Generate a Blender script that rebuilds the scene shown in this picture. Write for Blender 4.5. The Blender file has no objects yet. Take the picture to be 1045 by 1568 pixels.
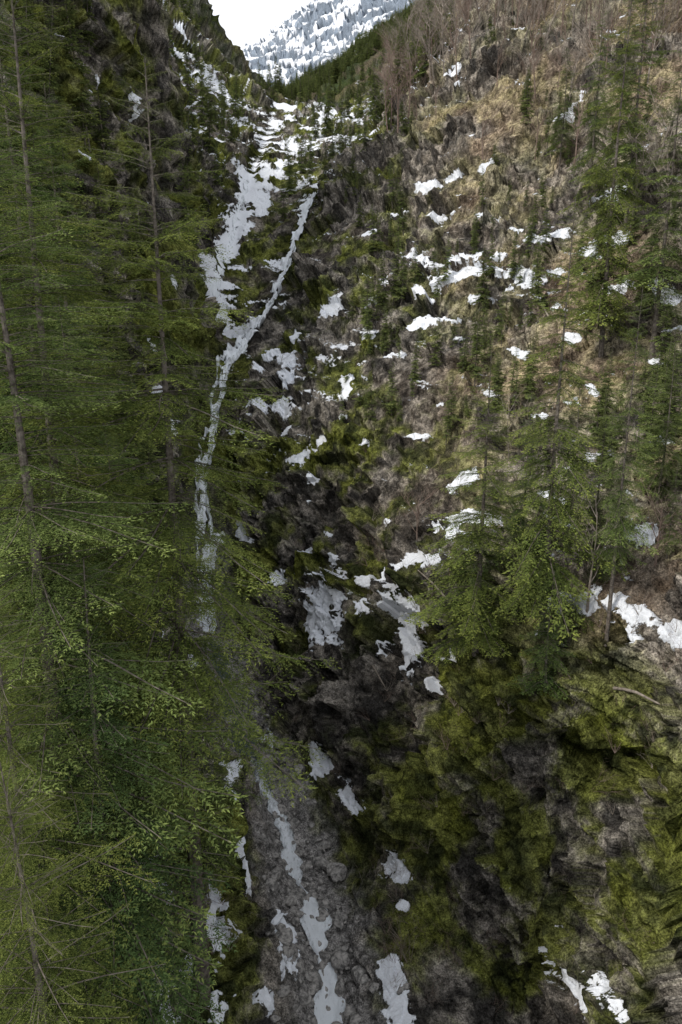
import bpy, math, random, numpy as np, time
from mathutils import Vector
# Unprojection helper: world position from pixel coordinates of the camera view (world origin) and a
# chosen depth y in metres. Everything below is fixed, real 3-D geometry standing on the ground.
F=1120.0; CP=math.cos(math.radians(15)); SP=math.sin(math.radians(15))
def ray(a,b):
    u=(a-522.5)/F; v=(784-b)/F
    return np.array([u, CP+SP*v, -SP+CP*v])
def P(a,b,y):
    d=ray(a,b); return tuple(d/d[1]*y)
# ---------------------------------------------------------------- noise
_r=np.random.RandomState(7)
PERM=_r.permutation(256).astype(np.int32); PERM=np.concatenate([PERM,PERM])
G=_r.normal(size=(256,3)); G=(G/np.linalg.norm(G,axis=1)[:,None]*1.5).astype(np.float32)
RV=_r.random_sample(512).astype(np.float32)
def noise(x,y,z):
    x=np.asarray(x,np.float32);y=np.asarray(y,np.float32);z=np.asarray(z,np.float32)
    xi=np.floor(x);yi=np.floor(y);zi=np.floor(z)
    fx=x-xi;fy=y-yi;fz=z-zi
    xi=xi.astype(np.int32)&255;yi=yi.astype(np.int32)&255;zi=zi.astype(np.int32)&255
    u=fx*fx*fx*(fx*(fx*6-15)+10);v=fy*fy*fy*(fy*(fy*6-15)+10);w=fz*fz*fz*(fz*(fz*6-15)+10)
    out=0
    for dx in (0,1):
        a=PERM[(xi+dx)&255]; wx=u if dx else 1-u
        for dy in (0,1):
            b=PERM[(a+yi+dy)&255]; wy=v if dy else 1-v
            for dz in (0,1):
                c=PERM[(b+zi+dz)&255]; wz=w if dz else 1-w
                g=G[c]
                out=out+(g[...,0]*(fx-dx)+g[...,1]*(fy-dy)+g[...,2]*(fz-dz))*wx*wy*wz
    return out
def fbm(x,y,z,wl,oct=3,gain=.5,off=0.):
    s=0;a=1.;f=1./wl
    for i in range(oct):
        s=s+a*noise(x*f+off+i*17.3,y*f+i*5.1,z*f-off+i*3.7);a*=gain;f*=2.03
    return s
E1=np.array([.66,.10,.745]);E1/=np.linalg.norm(E1);E2=np.cross(E1,[0,1,0]);E2/=np.linalg.norm(E2);E3=np.cross(E1,E2)
def facets(x,y,z,wl,tilt=1.0,seed=0,an=(1.7,1.0,.7)):
    s=x.shape;X_=[((x*e[0]+y*e[1]+z*e[2])/wl*a+seed*7.7).ravel().astype(np.float32) for e,a in zip((E1,E2,E3),an)]
    I=[np.floor(v).astype(np.int32) for v in X_];best=np.full(X_[0].shape,1e9,np.float32);bh=np.zeros(X_[0].shape,np.int32);B=[np.zeros_like(best) for _ in range(3)]
    for dx in (-1,0,1):
        for dy in (-1,0,1):
            for dz in (-1,0,1):
                c=[I[0]+dx,I[1]+dy,I[2]+dz]
                h=PERM[(PERM[(PERM[c[0]&255]+c[1])&255]+c[2])&255]
                D=[X_[k]-(c[k]+RV[h+k*83]) for k in range(3)]
                d=D[0]**2+D[1]**2+D[2]**2;m=d<best
                best=np.where(m,d,best);bh=np.where(m,h,bh)
                for k in range(3):B[k]=np.where(m,D[k],B[k])
    g=G[(bh*7+13)&255]
    return ((RV[bh+50]-.5)*1.0+tilt*.6*(g[:,0]*B[0]+g[:,1]*B[1]+g[:,2]*B[2])).reshape(s),RV[bh+200].reshape(s)
def sstep(a,b,x):
    t=np.clip((x-a)/(b-a),0,1);return t*t*(3-2*t)
# ---------------------------------------------------------------- terrain control points
creek=[P(510,1568,38),P(500,1480,42),P(450,1300,53),P(400,1180,63),P(345,1060,79),P(318,965,93),P(315,850,102),P(308,720,110),P(330,620,120),P(352,540,130),P(385,500,138)]
brL=[P(385,500,138),P(330,455,150),P(345,380,168),P(380,270,200),P(400,220,225),P(430,160,290)]
brR=[P(385,500,138),P(405,470,143),P(440,390,160),P(475,295,185)]
cp=list(creek)+brL[1:]+brR[1:]
cp+=[P(*a) for a in [
(510,220,225),(560,160,300),(430,1000,83),(500,930,80),(560,1050,66),(480,1120,68),(540,1250,56),(590,1400,45),(640,1568,36.5),
(600,1250,53),(640,1150,54),(600,1000,66),(620,1080,60),(700,1300,47.5),(700,1150,50),(700,1050,54),(700,1450,42.5),
(850,1300,43.3),(850,1150,44.5),(850,1050,46.5),(850,1450,41),(850,1568,37.5),(1045,1300,35),(1045,1150,37.2),(1045,1050,39.3),(1045,1450,32.5),(1045,1568,30),
(775,960,54),(905,930,49),(1000,930,46),(960,850,55),(700,860,68),(650,780,80),(560,800,88),(500,780,95),(400,880,93),(400,720,105),(420,600,116),
(500,600,112),(620,600,102),(620,700,92),(750,700,80),(900,700,70),(1045,700,62),(1045,850,50),(500,480,128),(620,480,118),(750,500,105),(900,500,92),(1045,500,82),
(450,480,134),(480,400,148),(540,320,155),(620,300,150),(600,170,185),(650,120,178),(710,70,170),(560,210,195),(500,280,188),(620,145,240),(600,120,270),
(750,300,130),(750,150,150),(900,300,112),(900,150,135),(900,0,165),(1045,300,98),(1045,150,120),(1045,0,145),(780,50,172),(800,-100,200),(1045,-150,180),
(650,30,290),(560,95,420),(480,155,380),(440,170,430),
(430,1568,37),(380,1480,38),(350,1350,43),(340,1200,54),(300,1480,35),(300,1350,40),(300,1100,63),(250,1000,72),(270,900,85),(260,800,100),(260,600,118),(290,480,140),
(250,400,145),(300,330,165),(330,230,205),(330,140,250),(300,60,260),(375,160,320),(345,120,300),(310,0,330),(400,170,450),(365,170,450),(340,150,500),
(200,400,120),(200,200,125),(200,50,135),(200,-100,150),(100,300,105),(100,100,110),(0,100,95),(0,300,85),(0,500,68),(0,700,54),(0,900,44),(0,1100,37),(0,1300,30),(0,1568,23.5),
(150,1568,27),(250,1568,31),(150,1300,36),(150,1100,45),(150,900,60),(150,700,75),(150,500,98),
(380,90,1500),(430,40,1700),(530,5,1800),(620,-40,1800),(420,155,600),(500,112,800),(580,65,900),(640,95,500),(700,-20,900),(365,170,700),(345,155,1500),(300,150,1500),(440,160,2800),(600,140,2800),(300,160,2800),(200,0,600),(100,-100,900),(1000,-300,600),(400,150,950),(450,125,1000)]]
cp+=[(14,212,43),(-60,30,0),(-70,80,40),(-30,8,-18),(-15,8,-32),(0,12,-46),(10,8,-44),(25,12,-30),(45,25,-5),(70,60,20),(90,120,60),(-90,150,90),(-120,300,170),(150,300,170),(1500,1500,500),(-1500,1500,500),(-600,300,300),(600,300,300)]
cp=np.array(cp,float)
def pol(x,y):
    r=np.sqrt(x*x+y*y);return np.arctan2(x,y),np.log(r),r
A,Lr,R=pol(cp[:,0],cp[:,1]); val=cp[:,2]/R
def tps(d2): return 0.5*d2*np.log(d2+1e-9)
X=np.stack([A,Lr],1)
D=((X[:,None]-X[None])**2).sum(-1)
n=len(X);K=np.zeros((n+3,n+3));K[:n,:n]=tps(D)+np.eye(n)*2e-4
K[:n,n]=1;K[:n,n+1:]=X;K[n,:n]=1;K[n+1:,:n]=X.T
W=np.linalg.solve(K,np.concatenate([val,[0,0,0]]))
def base(x,y):
    x=np.asarray(x,float);y=np.asarray(y,float);sh=x.shape;x=x.ravel();y=y.ravel()
    a,l,r=pol(x,y);s=W[n]+W[n+1]*a+W[n+2]*l
    for i in range(n):
        s=s+W[i]*tps((a-X[i,0])**2+(l-X[i,1])**2)
    return (s*r).reshape(sh)
def seg_dist(x,y,pl):
    d=np.full(np.shape(x),1e9)
    for p,q in zip(pl[:-1],pl[1:]):
        ex,ey=q[0]-p[0],q[1]-p[1];L=ex*ex+ey*ey
        t=np.clip(((x-p[0])*ex+(y-p[1])*ey)/L,0,1)
        d=np.minimum(d,np.hypot(x-p[0]-t*ex,y-p[1]-t*ey))
    return d
def H(x,y):
    z=base(x,y);r=np.hypot(x,y)
    dc=np.minimum(seg_dist(x,y,creek),np.minimum(seg_dist(x,y,brL),seg_dist(x,y,brR)))
    z=z-1.3*np.exp(-(dc/2.2)**2)
    amp=sstep(1.5,8,dc)
    z=z+amp*(1.6*fbm(x,y,0,15,2)+.5*fbm(x,y,0,5,2,off=4))
    far=sstep(220,900,r)
    z=z+far*(9*fbm(x,y,0,200,3,off=9)+4*fbm(x,y,0,60,2))
    return z
def hit(a,b):
    d=ray(a,b);t=np.concatenate([np.arange(15,330,.25),np.arange(330,2500,4)])
    p=d[None]*t[:,None];h=H(p[:,0],p[:,1]);k=np.where(h>p[:,2])[0]
    k=k[0] if len(k) else len(t)-1
    return p[k],t[k]
# ---------------------------------------------------------------- snow patches
strokes=[(375,265,385,300,14),(370,330,345,390,14),(320,420,330,480,24),(345,505,380,505,15),(410,260,400,330,7),(315,120,350,150,20),(430,160,440,165,10),(500,180,500,260,14),(430,250,425,270,8),
(570,210,600,182,8),(640,290,700,280,7),(740,262,755,245,8),(685,110,695,108,7),(845,178,895,152,7),(900,300,960,298,6),(915,378,940,372,14),(800,375,860,362,9),(935,450,955,440,13),(1000,440,1035,470,8),
(685,430,725,420,16),(630,390,665,412,10),(750,410,820,435,12),(850,420,860,420,9),(690,400,765,393,6),(640,497,672,492,9),(688,488,700,488,6),(605,545,612,545,8),(500,485,515,465,8),(450,512,450,520,8),
(435,545,447,580,11),(405,545,415,538,8),(426,620,430,632,12),(393,612,397,620,6),(530,585,530,610,6),(566,515,570,518,6),(450,705,475,690,12),(485,695,495,685,7),(463,850,470,843,6),(480,735,480,742,6),
(505,855,515,862,6),(470,770,472,770,4),(425,890,440,890,8),(500,905,500,970,23),(475,935,480,975,12),(520,930,520,955,17),(368,800,370,850,9),(330,830,325,850,9),(565,925,580,915,10),(600,930,625,985,16),
(635,940,645,950,10),(612,1000,610,1020,9),(575,985,578,1000,5),(620,1030,625,1035,6),(652,1045,658,1050,6),(680,985,680,1005,7),(600,890,640,855,9),(655,860,700,845,9),(548,888,552,888,7),(580,885,585,880,6),
(670,812,700,800,10),(690,745,715,735,11),(710,785,760,795,9),(700,830,715,825,8),(860,912,900,925,17),(930,925,975,940,14),(965,820,985,825,13),(1010,685,1035,680,11),(1020,960,1040,985,11),(960,970,970,978,7),
(478,1145,498,1178,8),(405,1125,418,1140,9),(535,1220,553,1252,10),(605,1325,618,1340,14),(615,1355,622,1355,7),(618,1390,622,1392,5),(855,1330,865,1338,7),(885,1390,887,1412,6),(865,1475,905,1540,14),(930,1505,975,1565,10),
(597,1490,615,1565,9),(440,1420,452,1480,16),(360,1270,385,1370,7),(335,1380,340,1440,18),(290,1480,330,1530,20),(205,1350,235,1375,15),(235,1490,262,1560,14),(325,1185,335,1225,9),(285,1020,298,1045,11),(240,960,246,975,7),
(262,890,268,915,7),(250,595,262,660,7),(263,740,267,760,6),(400,1530,410,1545,8),(500,820,510,822,3),(590,800,600,805,5),(560,680,568,682,5),(630,670,650,668,4),(900,705,915,708,6),(840,765,860,768,6),(780,535,800,540,5),(1020,510,1045,505,6),(990,665,1000,670,6),(900,590,915,605,4),(730,330,740,335,4),(600,330,620,320,4),
(560,470,575,460,4),(590,430,600,428,4),(545,560,560,556,3),(520,640,530,640,3),(640,540,650,540,3),(700,520,712,522,3),(430,660,440,655,4),(395,560,400,570,4),(870,520,890,524,4),(820,640,835,645,4),(420,470,430,460,5),(265,420,270,440,6),(235,520,240,535,6),(270,80,285,110,8),(250,90,262,95,7),(205,150,212,175,6),(270,35,285,60,6),(150,120,155,140,4),(120,230,125,250,3),
(780,350,800,352,4),(660,330,690,322,4),(560,360,575,352,3),(850,470,870,478,4),(720,455,760,460,5),(640,450,655,455,5),(740,600,760,604,3),(670,620,690,618,3),(1000,560,1020,566,4),(860,720,880,722,4)]
snow=[]
for a,b,c,d,r in strokes:
    p,t=hit(a,b);q,t2=hit(c,d)
    if abs(t-t2)>25: q,t2=p,t
    snow.append((*p,*q,r*(t+t2)/2/F))
# ---------------------------------------------------------------- terrain sheet, sampled evenly along the slope
def lin(a,b,k): return np.linspace(a,b,k,endpoint=False)
az=np.radians(np.concatenate([lin(-85,-28,50),lin(-28,28,680),np.linspace(28,85,51)]))
r0=np.exp(np.linspace(math.log(7),math.log(3200),1200));ac_=az[::2];NV=1300
A0,R0=np.meshgrid(ac_,r0,indexing='ij');Z0=H(R0*np.sin(A0),R0*np.cos(A0))
dl=np.diff(np.log(R0),axis=1);de=np.diff(Z0/R0,axis=1)
wgt=np.sqrt((.85*dl)**2+(1.25*de)**2)*np.where(R0[:,1:]<26,.3,1)*np.where(R0[:,1:]>260,.4,1)
kk_=np.hanning(13);kk_/=kk_.sum()
wgt=np.apply_along_axis(lambda c:np.convolve(np.pad(c,6,'edge'),kk_,'valid'),1,wgt)
wgt=np.apply_along_axis(lambda c:np.convolve(np.pad(c,6,'edge'),kk_,'valid'),0,wgt)
cum=np.concatenate([np.zeros((len(ac_),1)),np.cumsum(wgt,1)],1);cum/=cum[:,-1:]
lr=np.stack([np.interp(np.linspace(0,1,NV),cum[i],np.log(r0)) for i in range(len(ac_))])
RR=np.exp(np.stack([np.interp(az,ac_,lr[:,j]) for j in range(NV)],1))
AZ=np.repeat(az[:,None],NV,1)
GX=RR*np.sin(AZ);GY=RR*np.cos(AZ);GZ=H(GX,GY)
nu,nv=GX.shape
def normals(x,y,z):
    p=np.stack([x,y,z],-1);du=np.gradient(p,axis=0);dv=np.gradient(p,axis=1)
    nn=np.cross(dv,du);nn/=np.linalg.norm(nn,axis=-1,keepdims=True)+1e-9
    nn*=np.sign(nn[...,2:3]+1e-9);return nn
N0=normals(GX,GY,GZ)
S=np.full(GX.shape,-3.,np.float32)
xf,yf,zf=[a.astype(np.float32) for a in (GX,GY,GZ)]
for (x0,y0,z0,x1,y1,z1,r) in snow:
    m=(xf>min(x0,x1)-r*2.5)&(xf<max(x0,x1)+r*2.5)&(yf>min(y0,y1)-r*3)&(yf<max(y0,y1)+r*3)
    if not m.any(): continue
    px,py,pz=xf[m],yf[m],zf[m];e=np.array([x1-x0,y1-y0,z1-z0]);L=(e*e).sum()+1e-6
    t=np.clip(((px-x0)*e[0]+(py-y0)*e[1]+(pz-z0)*e[2])/L,0,1)
    d=np.sqrt((px-x0-t*e[0])**2+(py-y0-t*e[1])**2+(pz-z0-t*e[2])**2)
    S[m]=np.maximum(S[m],1-d/(r*1.6))
nz=N0[...,2]
rough=sstep(.97,.62,nz)
dc=np.minimum(seg_dist(GX,GY,creek),np.minimum(seg_dist(GX,GY,brL),seg_dist(GX,GY,brR)))
wx=.9*noise(xf*.2,yf*.2,zf*.2);wy=.9*noise(xf*.2+9,yf*.2,zf*.2)
fa,ra=facets(xf+wx*2,yf+wy*2,zf,8.5,1.1,1);fb,rb=facets(xf+wx,yf+wy,zf,3.4,1.1,2);fc_,rc=facets(xf+wx,yf,zf,1.35,1.0,3)
fd,rd=facets(xf+wx*3,yf+wy*3,zf,24,1.0,4)
ridge=lambda wl,off:1-np.abs(fbm(xf,yf,zf,wl,1,off=off))*2
wallz=sstep(-20,-27,GZ)
outc=np.clip(sstep(-.35,.15,fbm(xf,yf,zf,17,2,off=80))+wallz*.7+sstep(.6,.45,nz),0,1)
disp=2.3*fa*(.4+.6*outc)*(.35+.65*sstep(32,48,RR))+(1.2*fb*(.5+.5*sstep(32,48,RR))+.5*fc_)*(.3+.7*outc)+.35*(ridge(2.6,2)-.5)+.2*(ridge(1.1,3)-.5)+.12*fbm(xf,yf,zf,.45,2,off=5)
crag=sstep(85,150,RR)*sstep(700,400,RR)
disp=disp*(.45+.55*rough)+crag*(2.5*fd)*outc+.8*fbm(xf,yf,zf,9,2,off=3)*crag
disp=disp+sstep(400,1500,RR)*11*fd
streak=fbm(xf*.55,yf*.55,zf*1.8,3.2,3,off=11)
Sraw=S+1.0*streak+.45*fbm(xf,yf,zf,.8,2,off=13)
SN=sstep(-.05,.35,Sraw)
disp=disp*sstep(.3,4.5,dc)*(1-.5*SN)
PX=GX+N0[...,0]*disp;PY=GY+N0[...,1]*disp;PZ=GZ+N0[...,2]*disp+.2*SN
N1=normals(PX,PY,PZ);nz1=N1[...,2]
up=sstep(140,230,RR)*sstep(5,40,GZ)*(1-sstep(0,30,GX-20))
ledge=sstep(.55,.9,nz1)
mfar=sstep(800,1100,RR)
auto=-.81+.48*up+.42*fbm(xf,yf,zf,11,2,off=31)+.58*streak+.5*ledge+.3*sstep(300,1200,RR)*fbm(xf,yf,zf,90,2)+mfar*(-.06+.9*fd+.9*fbm(xf,yf,zf*.4,45,3,off=77))
auto=auto-.6*sstep(230,330,RR)*(1-sstep(700,1000,RR))-.5*wallz
S=np.maximum(Sraw+.5*(ledge-.78),auto)
def C(*c):return np.array(c,np.float32)
one=np.ones(GX.shape+(1,),np.float32)
def mix(a,b,t):return a+(b-a)*t[...,None]
n1=fbm(xf,yf,zf,6,3,off=40);n2=fbm(xf,yf,zf,2.2,3,off=50);n3=fbm(xf,yf,zf,16,2,off=60);n4=fbm(xf,yf,zf,.7,2,off=70)
gorge_shade=sstep(-6,-30,GZ)*sstep(-14,-2,GX)  # lower gorge mask: deep shade painted into the ground colour
rock=mix(C(.055,.052,.048)*one,C(.30,.275,.24),sstep(-.45,.8,n2+.6*n4+1.0*(rb-.5)+.5*(rc-.5)))
soil=mix(C(.090,.064,.043)*one,C(.33,.255,.18),sstep(-.6,.7,n1+.7*n4+.7*(rc-.5)))
moss=mix(C(.034,.042,.013)*one,C(.165,.185,.030),sstep(-.5,.7,n2+.5*n3+.5*n4))
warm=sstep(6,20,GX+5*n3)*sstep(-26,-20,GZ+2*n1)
col=mix(rock,soil,np.clip(1.0-.75*outc+.4*n2,0,1)*(.25+.6*warm))
mossm=sstep(-.38,.22,n1+.55*n3+.35*(nz1-.5)-.1*outc)*(1-.68*warm)
col=mix(col,moss,mossm*.88)
col=col*(1-.22*gorge_shade[...,None]);col=col*(1+.35*warm[...,None])
bed=sstep(4.5,2.3,dc+n2)*sstep(-20,-38,GZ)
col=mix(col,C(.22,.21,.20)*(1+.5*n4[...,None]),bed)
wet=sstep(5.5,1.5,dc)*sstep(-40,-30,GZ)
col=col*(1-.6*wet[...,None])
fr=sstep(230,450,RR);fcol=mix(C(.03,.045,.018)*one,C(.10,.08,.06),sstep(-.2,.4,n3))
col=mix(col,fcol,fr);mt_haze=sstep(800,1050,RR);col=mix(col,C(.17,.20,.24)*(1+.6*n3[...,None]),mt_haze)  # far mountains turn bluish: distance haze put into their colour
col=np.clip(col,.004,.8)
def mesh_from(name,V,Fq,attrs=None,mats=(),smooth=True,matidx=None):
    me=bpy.data.meshes.new(name);V=np.asarray(V,np.float32);Fq=np.asarray(Fq,np.int32);k=Fq.shape[1]
    me.vertices.add(len(V));me.vertices.foreach_set('co',V.ravel())
    me.loops.add(Fq.size);me.loops.foreach_set('vertex_index',Fq.ravel())
    me.polygons.add(len(Fq));me.polygons.foreach_set('loop_start',np.arange(0,Fq.size,k,dtype=np.int32))
    if matidx is not None: me.polygons.foreach_set('material_index',np.asarray(matidx,np.int32))
    me.polygons.foreach_set('use_smooth',np.full(len(Fq),smooth))
    me.update(calc_edges=True)
    for nm,a in (attrs or {}).items():
        a=np.asarray(a,np.float32)
        if a.ndim==1:
            at=me.attributes.new(nm,'FLOAT','POINT');at.data.foreach_set('value',a)
        else:
            at=me.attributes.new(nm,'FLOAT_COLOR','POINT');at.data.foreach_set('color',np.concatenate([a,np.ones((len(a),1),np.float32)],1).ravel())
    for m in mats: me.materials.append(m)
    return me
def link(name,me,parent=None):
    o=bpy.data.objects.new(name,me);bpy.context.scene.collection.objects.link(o)
    if parent:o.parent=parent
    return o
# ---------------------------------------------------------------- materials
def mat(name,diffuse=True):
    m=bpy.data.materials.new(name);m.use_nodes=True;nt=m.node_tree;o=nt.nodes['Material Output']
    if not diffuse: return m,nt,nt.nodes['Principled BSDF'],o
    nt.nodes.remove(nt.nodes['Principled BSDF']);b=nt.nodes.new('ShaderNodeBsdfDiffuse');nt.links.new(b.outputs[0],o.inputs[0])
    return m,nt,b,o
def nd(nt,t,**k):
    x=nt.nodes.new(t)
    for a,b in k.items():setattr(x,a,b)
    return x
def noise_n(nt,vec,scale,detail=4,rough=.6):
    x=nd(nt,'ShaderNodeTexNoise');x.inputs['Scale'].default_value=scale;x.inputs['Detail'].default_value=detail;x.inputs['Roughness'].default_value=rough
    nt.links.new(vec,x.inputs['Vector']);return x.outputs['Fac']
def math_n(nt,op,a,b=None,clamp=False):
    x=nd(nt,'ShaderNodeMath',operation=op,use_clamp=clamp)
    for i,v in enumerate((a,b)):
        if v is None:continue
        if isinstance(v,(int,float)):x.inputs[i].default_value=v
        else:nt.links.new(v,x.inputs[i])
    return x.outputs[0]
def mapr(nt,v,a,b,c,d):
    x=nd(nt,'ShaderNodeMapRange');nt.links.new(v,x.inputs[0])
    for i,k in enumerate((a,b,c,d)):x.inputs[i+1].default_value=k
    return x.outputs[0]
def mixc(nt,f,a,b,bt='MIX'):
    x=nd(nt,'ShaderNodeMix',data_type='RGBA',blend_type=bt)
    for s,v in ((x.inputs[0],f),(x.inputs[6],a),(x.inputs[7],b)):
        if isinstance(v,(int,float)):s.default_value=v
        elif isinstance(v,tuple):s.default_value=(*v,1)
        else:nt.links.new(v,s)
    return x.outputs[2]
m_ter,nt,bs,out=mat('rock_moss_snow')
tc=nd(nt,'ShaderNodeTexCoord').outputs['Object']
ac=nd(nt,'ShaderNodeAttribute',attribute_name='Col').outputs['Color']
asn=nd(nt,'ShaderNodeAttribute',attribute_name='snow').outputs['Fac']
f1=noise_n(nt,tc,1.7,5,.78);f2=noise_n(nt,tc,8,1.5,.75)
k=mapr(nt,f1,.36,.64,.3,1.7);k2=mapr(nt,f2,.34,.66,.45,1.55);kk=math_n(nt,'MULTIPLY',k,k2)
cc=nd(nt,'ShaderNodeVectorMath',operation='SCALE');nt.links.new(ac,cc.inputs[0]);nt.links.new(kk,cc.inputs['Scale'])
sm=mapr(nt,math_n(nt,'ADD',asn,math_n(nt,'MULTIPLY',math_n(nt,'SUBTRACT',f1,.5),1.7)),.0,.08,0,1)
colo=mixc(nt,sm,cc.outputs[0],mixc(nt,mapr(nt,f2,.35,.75,0,.45),(.74,.77,.82),(.52,.52,.53)))
nt.links.new(colo,bs.inputs[0])
hh=math_n(nt,'MULTIPLY',f1,mapr(nt,sm,0,1,.6,.25))
bp=nd(nt,'ShaderNodeBump');bp.inputs['Strength'].default_value=1;bp.inputs['Distance'].default_value=.8
nt.links.new(hh,bp.inputs['Height']);nt.links.new(bp.outputs[0],bs.inputs['Normal'])
idx=np.arange(nu*nv).reshape(nu,nv)
Fq=np.stack([idx[:-1,:-1],idx[1:,:-1],idx[1:,1:],idx[:-1,1:]],-1).reshape(-1,4)
V=np.stack([PX,PY,PZ],-1).reshape(-1,3)
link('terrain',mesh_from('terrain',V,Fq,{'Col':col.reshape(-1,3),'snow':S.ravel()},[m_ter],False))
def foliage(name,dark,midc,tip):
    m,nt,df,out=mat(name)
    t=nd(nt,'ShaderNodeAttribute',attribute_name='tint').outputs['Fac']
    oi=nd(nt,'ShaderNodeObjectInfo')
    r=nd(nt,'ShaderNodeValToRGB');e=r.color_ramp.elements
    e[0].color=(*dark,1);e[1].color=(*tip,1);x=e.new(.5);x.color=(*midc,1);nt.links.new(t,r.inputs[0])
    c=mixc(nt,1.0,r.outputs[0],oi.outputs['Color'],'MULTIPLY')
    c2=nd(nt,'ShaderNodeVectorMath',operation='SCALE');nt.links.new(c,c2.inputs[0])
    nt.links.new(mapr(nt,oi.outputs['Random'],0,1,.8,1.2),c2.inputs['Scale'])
    nt.links.new(c2.outputs[0],df.inputs[0])
    tr=nd(nt,'ShaderNodeBsdfTranslucent');nt.links.new(c2.outputs[0],tr.inputs[0])
    ms=nd(nt,'ShaderNodeMixShader');ms.inputs[0].default_value=.25
    nt.links.new(df.outputs[0],ms.inputs[1]);nt.links.new(tr.outputs[0],ms.inputs[2]);nt.links.new(ms.outputs[0],out.inputs[0])
    return m
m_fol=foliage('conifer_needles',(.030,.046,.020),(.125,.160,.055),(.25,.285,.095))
def simple(name,a,b,sc=3,rough=.9):
    m,nt,bs,out=mat(name);tc=nd(nt,'ShaderNodeTexCoord').outputs['Object']
    f=noise_n(nt,tc,sc,2,.7);nt.links.new(mixc(nt,mapr(nt,f,.35,.65,0,1),a,b),bs.inputs[0])
    return m
m_bark=simple('bark',(.055,.048,.04),(.16,.14,.12),4)
m_twig=simple('bare_twigs',(.14,.12,.10),(.30,.26,.22),2)
m_twigr=simple('red_twigs',(.14,.10,.08),(.24,.185,.155),2)
m_bould=simple('boulder_stone',(.09,.087,.083),(.33,.315,.295),3)
# ---------------------------------------------------------------- tree builders
def tube(pts,rads,k=6):
    pts=np.array(pts,float);nP=len(pts);V=[]
    for i in range(nP):
        t=pts[min(i+1,nP-1)]-pts[max(i-1,0)];t/=np.linalg.norm(t)+1e-9
        a=np.cross(t,[0,0,1.]) if abs(t[2])<.9 else np.cross(t,[1.,0,0]);a/=np.linalg.norm(a);b=np.cross(t,a)
        for j in range(k):
            an=2*math.pi*j/k;V.append(pts[i]+rads[i]*(math.cos(an)*a+math.sin(an)*b))
    Fc=[(i*k+j,i*k+(j+1)%k,(i+1)*k+(j+1)%k,(i+1)*k+j) for i in range(nP-1) for j in range(k)]
    return np.array(V),np.array(Fc)
def branch(rng,nsec,nter,kl,kw):
    Q=[];T=[]
    rise=rng.uniform(.02,.14);dr=rng.uniform(.24,.40);bend=rng.uniform(-.12,.12)
    ax=lambda t:np.array([t,bend*t*t,rise*t-dr*t*t+.14*t**4])
    def kite(p,d,l,w,tint):
        pr=np.cross(d,[0,0,1.]);pr/=np.linalg.norm(pr)+1e-9;up=np.cross(pr,d);ro=rng.uniform(-.9,.9)
        s=(pr*math.cos(ro)+up*math.sin(ro))*w
        Q.append([p,p+d*l*.4+s,p+d*l,p+d*l*.4-s]);T.append(tint)
    for i in range(nsec):
        t=.08+.92*(i+rng.random_sample())/nsec
        for sd in (-1,1):
            if rng.random_sample()<.06:continue
            b=ax(t);ls=(.40*(1-t)**.75*min(1,t/.2)+.05)*rng.uniform(.6,1.2)
            an=sd*math.radians(rng.uniform(44,70)-18*t);d=np.array([math.cos(an),math.sin(an),rng.uniform(-.15,.08)])
            nt_=max(2,int(round(ls/.42*nter)));dro=rng.uniform(.5,1.1)
            for j in range(nt_):
                s=(j+.6)/nt_*ls;p=b+d*s;p[2]-=dro*s*s/ls*.6
                for s2 in (-1,1):
                    a2=an+s2*math.radians(rng.uniform(25,65));d2=np.array([math.cos(a2),math.sin(a2),rng.uniform(-.7,.25)])
                    d2/=np.linalg.norm(d2)
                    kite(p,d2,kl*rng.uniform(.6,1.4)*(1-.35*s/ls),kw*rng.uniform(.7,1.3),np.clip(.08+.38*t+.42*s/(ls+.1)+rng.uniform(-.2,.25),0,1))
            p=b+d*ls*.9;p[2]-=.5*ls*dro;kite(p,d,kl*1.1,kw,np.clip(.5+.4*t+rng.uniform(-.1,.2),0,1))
    kite(ax(.97),np.array([1,0,-.2]),kl*1.2,kw,1.)
    wood=[ax(t) for t in (0,.25,.5,.75,1)]
    return np.array(Q),np.array(T),np.array(wood)
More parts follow.
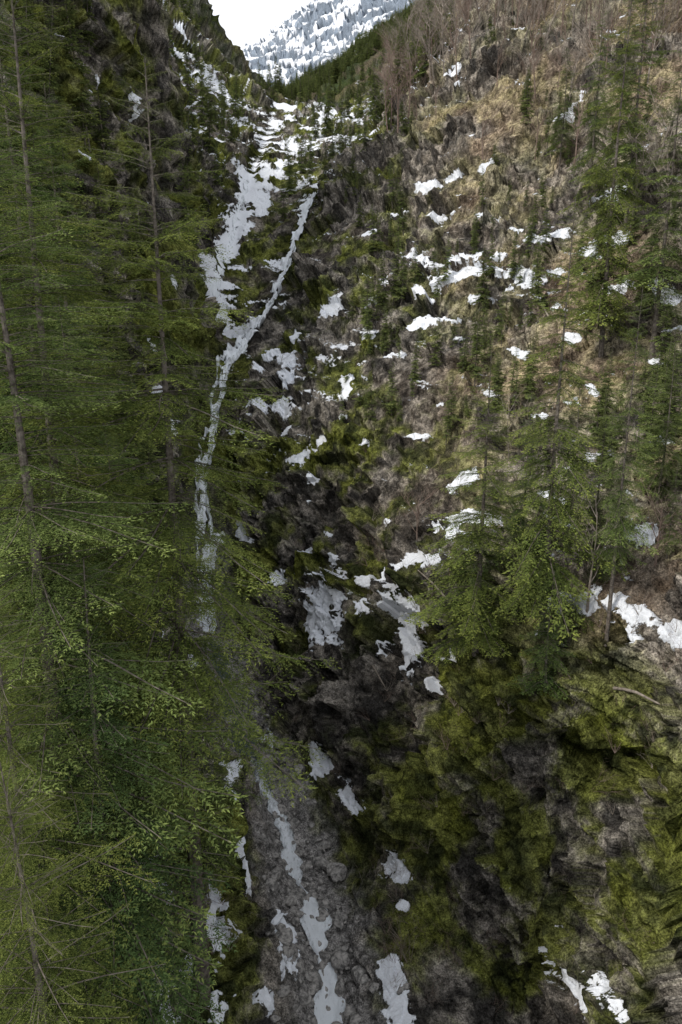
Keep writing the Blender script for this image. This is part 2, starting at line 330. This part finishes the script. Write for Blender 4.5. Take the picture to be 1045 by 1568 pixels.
def conifer(name,seed,h,Rm,start,spacing,per,prm,power=.8,trunk_r=None,gap=0.,dens_dead=0):
    rng=np.random.RandomState(seed)
    prot=[branch(rng,*prm) for _ in range(6)]
    Vs=[];Ts=[];Wv=[];Wf=[];wo=0
    tr=trunk_r or h*.011
    bx,by=rng.uniform(-.012,.012,2)*h
    tp=lambda z:np.array([bx*math.sin(z/h*3),by*math.sin(z/h*2.5+.5)-by*math.sin(.5),z])
    zs=np.linspace(-2.5,h,18);v,f=tube([tp(z) for z in zs],[tr*(1-max(z,0)/h)**1.1+.012 for z in zs],8)
    Wv.append(v);Wf.append(f);wo=len(v)
    z=h*start;side=rng.uniform(0,6.28)
    while z<h*.995:
        g=(z/h-start)/(1-start);wv=rng.uniform(.7,1.15)
        for kx in range(rng.poisson(per*(1+.3*g))):
            if rng.random_sample()<gap:continue
            yaw=rng.uniform(0,2*math.pi)
            L=Rm*((1-g)**power)*wv*rng.uniform(.55,1.15)*(.65+.35*min(1,g/.12))*(1+.15*math.cos(yaw-side))+.25
            if rng.random_sample()<.05:L*=1.3
            Q,T,wd=prot[rng.randint(6)]
            pit=math.radians(-14+46*g**2.2+rng.uniform(-10,10))
            cy,sy,c,s=math.cos(yaw),math.sin(yaw),math.cos(pit),math.sin(pit)
            M=np.array([[cy,-sy,0],[sy,cy,0],[0,0,1]])@np.array([[c,0,-s],[0,1,0],[s,0,c]])*L
            if L<Rm*.5:
                kp=rng.random_sample(len(Q))<(.45 if L<Rm*.25 else .7);Q=Q[kp];T=T[kp]
            o=tp(z+rng.uniform(-.4,.4)*spacing)
            Vs.append(Q.reshape(-1,3)@M.T+o);Ts.append(np.repeat(np.clip(T+rng.uniform(-.2,.14),0,1),4))
            if L>.5:
                v,f=tube(wd@M.T+o,np.array([.010,.008,.006,.004,.002])*L*.8+.003,3);Wv.append(v);Wf.append(f+wo);wo+=len(v)
        z+=spacing*rng.uniform(.7,1.3)*(1-.3*g)
    for kx in range(dens_dead):
        z=rng.uniform(.05,start+.25)*h;yaw=rng.uniform(0,6.28);L=rng.uniform(.5,1.)*Rm*.35;o=tp(z);d=np.array([math.cos(yaw),math.sin(yaw),rng.uniform(-.5,0)])
        v,f=tube([o,o+d*L*.5,o+d*L+np.array([0,0,-.12*L])],[.02,.012,.005],3);Wv.append(v);Wf.append(f+wo);wo+=len(v)
    Vf=np.concatenate(Vs);Tf=np.concatenate(Ts);nf=len(Vf)//4
    Wv=np.concatenate(Wv);Wf=np.concatenate(Wf)
    allV=np.concatenate([Vf,Wv]);allF=np.concatenate([np.arange(nf*4).reshape(-1,4),Wf+len(Vf)])
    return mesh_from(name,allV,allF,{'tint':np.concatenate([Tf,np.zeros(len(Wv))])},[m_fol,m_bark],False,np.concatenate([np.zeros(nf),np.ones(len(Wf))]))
TREE={}
TREE['big']=(conifer('conifer_big',1,36,6.4,.31,.64,4.4,(23,22,.030,.0036),.62,.32,.05,22),36)
TREE['big2']=(conifer('conifer_big2',2,34,5.4,.08,.55,4.8,(20,17,.036,.0048),.6,.32,.03,6),34)
TREE['fir']=(conifer('conifer_fir',12,28,5.0,.13,.62,4.8,(17,13,.052,.0080),.72,.26,.04,8),28)
TREE['sparse']=(conifer('conifer_sparse',3,28,3.8,.2,.6,4.0,(15,11,.06,.009),.7,.2,.1,16),28)
TREE['mid']=(conifer('conifer_mid',4,17,3.4,.05,.38,4.6,(20,20,.030,.0042),.68,.14,.03,3),17)
TREE['mid2']=(conifer('conifer_mid2',5,16,2.9,.12,.40,4.5,(17,15,.042,.0064),.68,.13,.06,6),16)
TREE['small']=(conifer('conifer_small',6,8,1.7,.05,.3,4.5,(10,8,.08,.014),.8,.08,.05,3),8)
LOD=[]
for i,(hh_,R_) in enumerate(((20,3.2),(24,3.4),(18,2.4))):
    me=conifer('conifer_lod%d'%i,20+i,hh_,R_,.08,.7,4.5,(7,4,.2,.034),.75,.2,.05,4);LOD.append(bpy.data.objects.new('conifer_lod%d'%i,me))
FARL=[]
for i in range(2):
    me=conifer('conifer_far%d'%i,30+i,18,3.0,.04,1.1,5,(3,2,.4,.12),.85,.2,0,0);FARL.append(bpy.data.objects.new('conifer_far%d'%i,me))
def bare(name,seed,h,m,levels=4,nb=5,spread=.7,multi=1,r0=None):
    rng=random.Random(seed);Vs=[];Fs=[];o=[0]
    def grow(p,d,L,r,lv):
        k=4;pts=[p];dd=d.copy()
        for i in range(k):
            dd=dd+np.array([rng.gauss(0,.10) for _ in range(3)])+np.array([0,0,.05]);dd/=np.linalg.norm(dd)
            pts.append(pts[-1]+dd*L/k)
        v,f=tube(pts,[r*(1-.75*i/k) for i in range(k+1)],4 if lv<2 else 3);Vs.append(v);Fs.append(f+o[0]);o[0]+=len(v)
        if lv>=levels:return
        for i in range(nb+(3 if lv==0 else 0)):
            t=rng.uniform(.3,1);j=min(k-1,int(t*k));q=pts[j]+(pts[j+1]-pts[j])*(t*k-j)
            an=rng.uniform(0,6.28);s=np.array([math.cos(an),math.sin(an),rng.uniform(-.1,.5)])
            nd_=d*(1-spread*.6)+s*spread;nd_/=np.linalg.norm(nd_)
            grow(q,nd_,L*rng.uniform(.35,.6),r*.42,lv+1)
    for i in range(multi):
        a=rng.uniform(0,6.28);t=.0 if multi==1 else rng.uniform(.2,.9)
        d=np.array([math.cos(a)*t,math.sin(a)*t,1.]);d/=np.linalg.norm(d)
        grow(np.array([0,0,-.2]),d,h*rng.uniform(.7,1),r0 or h*.014,0 if multi==1 else 1)
    return mesh_from(name,np.concatenate(Vs),np.concatenate(Fs),None,[m],False)
BARE=[bpy.data.objects.new('bare_tree_t%d'%i,bare('bare_tree_t%d'%i,50+i,12,m_twig if i%2 else m_twigr,3,5,.6)) for i in range(4)]
SHR=[bpy.data.objects.new('bare_shrub_t%d'%i,bare('bare_shrub_t%d'%i,60+i,1.6,m_twig if i%2 else m_twigr,3,3,.8,6,.012)) for i in range(4)]
def scatter(name,pts,scl,templates,seed=0,tilt=.05):
    rng=np.random.RandomState(seed);nP=len(pts);pts=np.asarray(pts,np.float32)
    me=bpy.data.meshes.new(name);me.vertices.add(nP);me.vertices.foreach_set('co',pts.ravel())
    a=me.attributes.new('rot','FLOAT_VECTOR','POINT');a.data.foreach_set('vector',np.stack([rng.normal(0,tilt,nP),rng.normal(0,tilt,nP),rng.uniform(0,6.28,nP)],1).astype(np.float32).ravel())
    a=me.attributes.new('scl','FLOAT_VECTOR','POINT');sc=np.asarray(scl,np.float32);a.data.foreach_set('vector',np.stack([sc,sc,sc*rng.uniform(.85,1.2,nP)],1).astype(np.float32).ravel())
    a=me.attributes.new('idx','INT','POINT');a.data.foreach_set('value',rng.randint(0,len(templates),nP).astype(np.int32))
    col=bpy.data.collections.new(name+'_kinds')
    for t in templates:col.objects.link(t)
    g=bpy.data.node_groups.new(name,'GeometryNodeTree');g.interface.new_socket('Geometry',in_out='INPUT',socket_type='NodeSocketGeometry');g.interface.new_socket('Geometry',in_out='OUTPUT',socket_type='NodeSocketGeometry')
    gi=g.nodes.new('NodeGroupInput');go=g.nodes.new('NodeGroupOutput');ci=g.nodes.new('GeometryNodeCollectionInfo');ip=g.nodes.new('GeometryNodeInstanceOnPoints')
    ci.inputs['Collection'].default_value=col;ci.inputs['Separate Children'].default_value=True;ci.inputs['Reset Children'].default_value=True
    def na(n_,t):
        x=g.nodes.new('GeometryNodeInputNamedAttribute');x.data_type=t;x.inputs['Name'].default_value=n_;return [s for s in x.outputs if s.enabled][0]
    L=g.links.new
    L(gi.outputs[0],ip.inputs['Points']);L(ci.outputs[0],ip.inputs['Instance']);ip.inputs['Pick Instance'].default_value=True
    L(na('idx','INT'),ip.inputs['Instance Index']);L(na('rot','FLOAT_VECTOR'),ip.inputs['Rotation']);L(na('scl','FLOAT_VECTOR'),ip.inputs['Scale'])
    L(ip.outputs[0],go.inputs[0])
    ob=link(name,me);md=ob.modifiers.new('scatter','NODES');md.node_group=g;return ob
# ---------------------------------------------------------------- near trees
def tree(a,top,y,kind,colr=(1,1,1),wid=1.,name='conifer_tree',seed=None):
    tp=P(a,top,y);me,h0=TREE[kind];z=float(H(np.array([tp[0]]),np.array([y]))[0]);h=tp[2]-z
    o=link(name,me);o.location=(tp[0],y,z-.2);s=h/h0
    o.scale=(wid*s,wid*s,s);o.rotation_euler=(0,0,(seed if seed is not None else a*1.7+y)%6.28);o.color=(*colr,1)
YG=(1.12,1.08,.82);BG=(.72,.88,.90);GR=(.95,1.0,.9);DG=(.74,.86,.76);LG=(1.22,1.2,.92)
for a in [(222,85,35,'big',LG,1.1),(128,850,27,'mid2',BG,1.2),(0,-120,33,'big2',YG,1.1),(-50,100,28,'big2',GR,1.2),(0,1160,20,'mid',YG,1.3),(295,980,41,'mid2',GR,.9),
 (85,420,44,'big2',DG,1.0),(160,640,42,'big2',DG,.85),(30,680,31,'mid',GR,1.35),(115,1090,30,'mid',BG,1.0),(60,1250,24,'mid2',BG,1.3),(-20,-50,47,'big2',DG,1.),(70,120,55,'big2',DG,.9),
 (60,1000,32,'mid',GR,1.2),(-20,850,24,'mid',YG,1.2),
 (885,285,50,'fir',LG,.88),(752,535,54,'fir',LG,1.25),(985,430,47,'sparse',GR,.9),(975,-60,85,'fir',YG,.8),(930,640,52,'mid2',GR,1.3),(710,880,57,'mid2',DG,1.),(742,740,60,'small',DG,1.3),(850,870,47,'small',DG,1.2),(925,0,110,'fir',GR,.8),(1050,60,80,'sparse',GR,1.3),(815,600,60,'mid2',DG,1.1),(890,560,60,'mid2',DG,1.),
 (1000,-100,100,'sparse',GR,1.2),(870,70,125,'mid2',GR,1.),(830,20,150,'mid2',DG,1.),(1035,520,58,'mid2',GR,1.1),(960,700,56,'mid2',DG,1.1),(1040,700,48,'sparse',GR,1.)]:
    tree(*a)
def near_shr(a,b,h,k):
    p,t=hit(a,b);o=link('bare_maple',BARE[k].data);o.location=(p[0],p[1],p[2]-.3);o.scale=(h/12,)*3;o.rotation_euler=(0,0,a)
for a in [(640,835,7,0),(600,830,5,1),(690,900,6,2),(900,930,8,3),(1000,880,7,0),(640,960,5,1),(740,240,9,2),(705,280,8,1),(1030,360,14,3),(965,350,13,1),(820,240,9,0),(880,250,11,2),(1010,240,12,1),(780,700,6,3)]:near_shr(*a)
# fallen trunks
def log(a,b,c,d,r):
    p,_=hit(a,b);q,_=hit(c,d);p=np.array(p)+[0,0,.3];q=np.array(q)+[0,0,.5];m_=(p+q)/2+[0,0,.25]
    v,f=tube([p,(p+m_)/2+[0,0,.06],m_,(q+m_)/2,q],[r,r*.9,r*.8,r*.65,r*.45],8);link('fallen_log',mesh_from('fallen_log',v,f,None,[m_twig],True))
for a in [(410,1050,478,998,.13),(690,930,640,880,.12),(1030,830,1012,905,.14),(820,460,845,500,.2),(560,1010,590,1060,.1),(940,1060,1010,1090,.12)]:log(*a)
# ---------------------------------------------------------------- scatter masses
rg=np.random.RandomState(5)
def cand(nn,a0,a1,r0,r1):
    a=np.radians(rg.uniform(a0,a1,nn));r=np.exp(rg.uniform(math.log(r0),math.log(r1),nn));x=r*np.sin(a);y=r*np.cos(a);z=H(x,y);return x,y,z,r,a
x,y,z,r,a=cand(900,-40,-9,50,300)
d=seg_dist(x,y,creek+brL[1:]);m=(d>5)&(fbm(x,y,z,22,2)>-.25)&(x<-16-.03*y)&((z<8)|(fbm(x,y,z,22,2)>.05)|(r>180))
scatter('hillside_forest',np.stack([x,y,z-.5],1)[m],rg.uniform(.35,.85,m.sum()),LOD,1)
x,y,z,r,a=cand(480,-9,8,175,400)
m=(fbm(x,y,z,25,2)>-.15)&(seg_dist(x,y,brL+brR)>4)&((a>-.10)|(r<260))
scatter('valley_forest',np.stack([x,y,z-.5],1)[m],rg.uniform(.25,.7,m.sum()),[bpy.data.objects.new('conifer_v%d'%i,o.data) for i,o in enumerate(LOD)],2)
x,y,z,r,a=cand(13000,-7,18,430,1100)
m=(fbm(x,y,z,120,2)>-.35)&((a>math.radians(1))|(r<640+ (np.degrees(a)+6)*60))
scatter('distant_forest',np.stack([x,y,z-.5],1)[m],rg.uniform(.4,.8,m.sum()),FARL,3)
x,y,z,r,a=cand(900,3,32,120,400)
m=(fbm(x,y,z,25,2)>-.4)&(z>34)
scatter('bare_woodland',np.stack([x,y,z-.3],1)[m],rg.uniform(.6,1.2,m.sum()),BARE,4)
x,y,z,r,a=cand(1700,-24,28,38,190)
m=((x>2)|(rg.random_sample(len(x))<.35))&(fbm(x,y,z,8,2)>-.2)&(seg_dist(x,y,creek+brL[1:])>4)
scatter('bare_shrubs',np.stack([x,y,z],1)[m],rg.uniform(.5,1.4,m.sum()),SHR,5,.35)
x,y,z,r,a=cand(520,0,28,60,190)
m=(fbm(x,y,z,18,2)>-.05)&(z>-15)
scatter('young_conifers',np.stack([x,y,z],1)[m],rg.uniform(.12,.42,m.sum()),[bpy.data.objects.new('conifer_y%d'%i,o.data) for i,o in enumerate(LOD)],6)
# ---------------------------------------------------------------- boulders
import bmesh
bm=bmesh.new();bmesh.ops.create_icosphere(bm,subdivisions=3,radius=1);bm.verts.ensure_lookup_table()
IV=np.array([v.co[:] for v in bm.verts]);IF=np.array([[v.index for v in f.verts] for f in bm.faces]);bm.free()
def rocks(name,pts,size,flat=.7):
    Vs=[];Fs=[];o=0
    for (p,s) in zip(pts,size):
        nrm=rg.normal(size=(11,3));nrm/=np.linalg.norm(nrm,axis=1)[:,None];dd=rg.uniform(.6,1,11)
        dp=IV@nrm.T;rad=np.min(np.where(dp>.05,dd/np.maximum(dp,.05),9),1);rad=np.minimum(rad,1.25)
        v=IV*rad[:,None]*s*np.array([rg.uniform(.8,1.4),rg.uniform(.7,1.2),flat]);an=rg.uniform(0,6.28);c,q_=math.cos(an),math.sin(an)
        v=v@np.array([[c,q_,0],[-q_,c,0],[0,0,1]]);Vs.append(v+p);Fs.append(IF+o);o+=len(IV)
    link(name,mesh_from(name,np.concatenate(Vs),np.concatenate(Fs),None,[m_bould],False))
cr=np.array(creek);NB=700;seg=rg.randint(0,5,NB);t=rg.random_sample(NB);pp=cr[seg]+(cr[seg+1]-cr[seg])*t[:,None];pp[:,:2]+=rg.normal(0,1.7,(NB,2));pp[:,2]=H(pp[:,0],pp[:,1])
rocks('creek_boulders',pp,.12+.6*rg.random_sample(NB)**3.5)
# ---------------------------------------------------------------- water
m_w,nt,bs,out=mat('rushing_water',False)
tc=nd(nt,'ShaderNodeTexCoord').outputs['Object'];fo=nd(nt,'ShaderNodeAttribute',attribute_name='foam').outputs['Fac']
mp=nd(nt,'ShaderNodeMapping');mp.inputs['Scale'].default_value=(2.6,1.0,.5);nt.links.new(tc,mp.inputs[0])
f=noise_n(nt,mp.outputs[0],1.8,6,.75);ff=mapr(nt,math_n(nt,'ADD',f,math_n(nt,'MULTIPLY',fo,.5)),.54,.84,0,1)
nt.links.new(mixc(nt,ff,(.05,.065,.065),(.76,.80,.84)),bs.inputs['Base Color']);nt.links.new(mapr(nt,ff,0,1,.1,.6),bs.inputs['Roughness'])
bp=nd(nt,'ShaderNodeBump');bp.inputs['Strength'].default_value=.9;bp.inputs['Distance'].default_value=.3;nt.links.new(f,bp.inputs['Height']);nt.links.new(bp.outputs[0],bs.inputs['Normal'])
def ribbon(name,pl,w,foam,off=.25,k=9,brk=.3,sh=0.,sd=0.,parent=None):
    pl=np.array(pl);s=np.concatenate([[0],np.cumsum(np.linalg.norm(np.diff(pl,axis=0),axis=1))]);m_=int(s[-1]/.25)
    u=np.linspace(0,s[-1],m_);x=np.interp(u,s,pl[:,0]);y=np.interp(u,s,pl[:,1])
    ker=np.ones(9)/9;x=np.convolve(np.pad(x,4,'edge'),ker,'valid');y=np.convolve(np.pad(y,4,'edge'),ker,'valid')
    x=x+sh+.9*noise(u*.2,0*u,0*u+3+sd)+.35*noise(u*.6,0*u,0*u+9+sd);dx,dy=np.gradient(x),np.gradient(y);l=np.hypot(dx,dy)+1e-9
    ww=np.interp(u/s[-1],np.linspace(0,1,len(w)),w)*np.clip(1+1.2*noise(u*.3,0*u,0*u+sd)+.9*noise(u*1.1,0*u,0*u+7+sd),.12,2.3);fm=np.interp(u/s[-1],np.linspace(0,1,len(foam)),foam)
    Vs=[];Fm=[]
    for j in range(k):
        e=(j/(k-1)-.5)*2;X_=x+dy/l*ww*e;Y_=y-dx/l*ww*e
        z=H(X_,Y_);zc=H(x,y);Z_=np.minimum(z,zc+.5)+off*(1-.7*abs(e)**2)+.12*noise(u*1.5,0*u+j*.8,0*u)+brk*noise(u*.5,0*u+j*.5,0*u+5+sd)
        Vs.append(np.stack([X_,Y_,Z_],1));Fm.append(fm-.35*abs(e)**2)
    Vs=np.stack(Vs,1).reshape(-1,3);Fm=np.stack(Fm,1).ravel();ii=np.arange(m_*k).reshape(m_,k)
    Fq=np.stack([ii[:-1,:-1],ii[:-1,1:],ii[1:,1:],ii[1:,:-1]],-1).reshape(-1,4)
    link(name,mesh_from(name,Vs,Fq,{'foam':Fm},[m_w]),parent)
ribbon('creek',[P(512,1640,35)]+creek[:6],[.9,.7,.65,.8,1.4,1.1,.9],[.95,.9,.6,0,-.2,.2],.36,9,.35)
wf=link('waterfall',None)
ribbon('main_fall',creek[5:],[1.0,.6,.5,.5,.45,.9],[1.0,1.0,.9,.8,.8,.9],.45,9,1.2,0,0,wf)
ribbon('side_strand',creek[5:],[.5,.3,.22,.25,.25,.4],[.9,.8,.6,.6,.6,.8],.25,7,1.5,.8,4.3,wf)
ribbon('side_strand',creek[5:],[.4,.3,.2,.2,.2,.4],[.9,.8,.6,.6,.6,.8],.25,7,1.5,-.9,8.9,wf)
ribbon('upper_cascade',brL[:4],[1.0,1.0,.8,.6],[.9,.8,.7,.7],.25,9,1.1,0,0,wf)
ribbon('rock_slide',brR,[.6,.6,.9,1.0],[.9,.9,1.,1.],.38,9,1.2,0,0,wf)
ribbon('slide_strand',brR,[.3,.3,.4,.5],[.8,.8,.9,.9],.25,7,1.5,1.1,5.1,wf)
# ---------------------------------------------------------------- light, world, camera
sc=bpy.context.scene
el,rot=math.radians(47),math.radians(240)
su=bpy.data.lights.new('sun','SUN');su.energy=3.3;su.angle=math.radians(10);su.color=(1,.95,.87)
so=bpy.data.objects.new('sun',su);sc.collection.objects.link(so)
sd=Vector((math.sin(rot)*math.cos(el),math.cos(rot)*math.cos(el),math.sin(el)));so.rotation_euler=sd.to_track_quat('Z','Y').to_euler()
w=bpy.data.worlds.new('World');sc.world=w;w.use_nodes=True;nt=w.node_tree;bg=nt.nodes['Background']
sk=nd(nt,'ShaderNodeTexSky',sky_type='NISHITA');sk.sun_disc=False;sk.sun_elevation=el;sk.sun_rotation=rot
tcw=nd(nt,'ShaderNodeTexCoord').outputs['Generated'];cl=noise_n(nt,tcw,3,5,.55)
nt.links.new(mixc(nt,mapr(nt,cl,.3,.6,.82,.97),sk.outputs[0],(8.0,8.15,8.5)),bg.inputs[0]);bg.inputs[1].default_value=.15
cam=bpy.data.cameras.new('camera');cam.sensor_fit='VERTICAL';cam.sensor_height=36;cam.lens=36*F/1568;cam.clip_end=8000;cam.clip_start=.5
co=bpy.data.objects.new('camera',cam);sc.collection.objects.link(co);co.rotation_euler=(math.radians(75),0,0);sc.camera=co
sc.view_settings.view_transform='Standard'
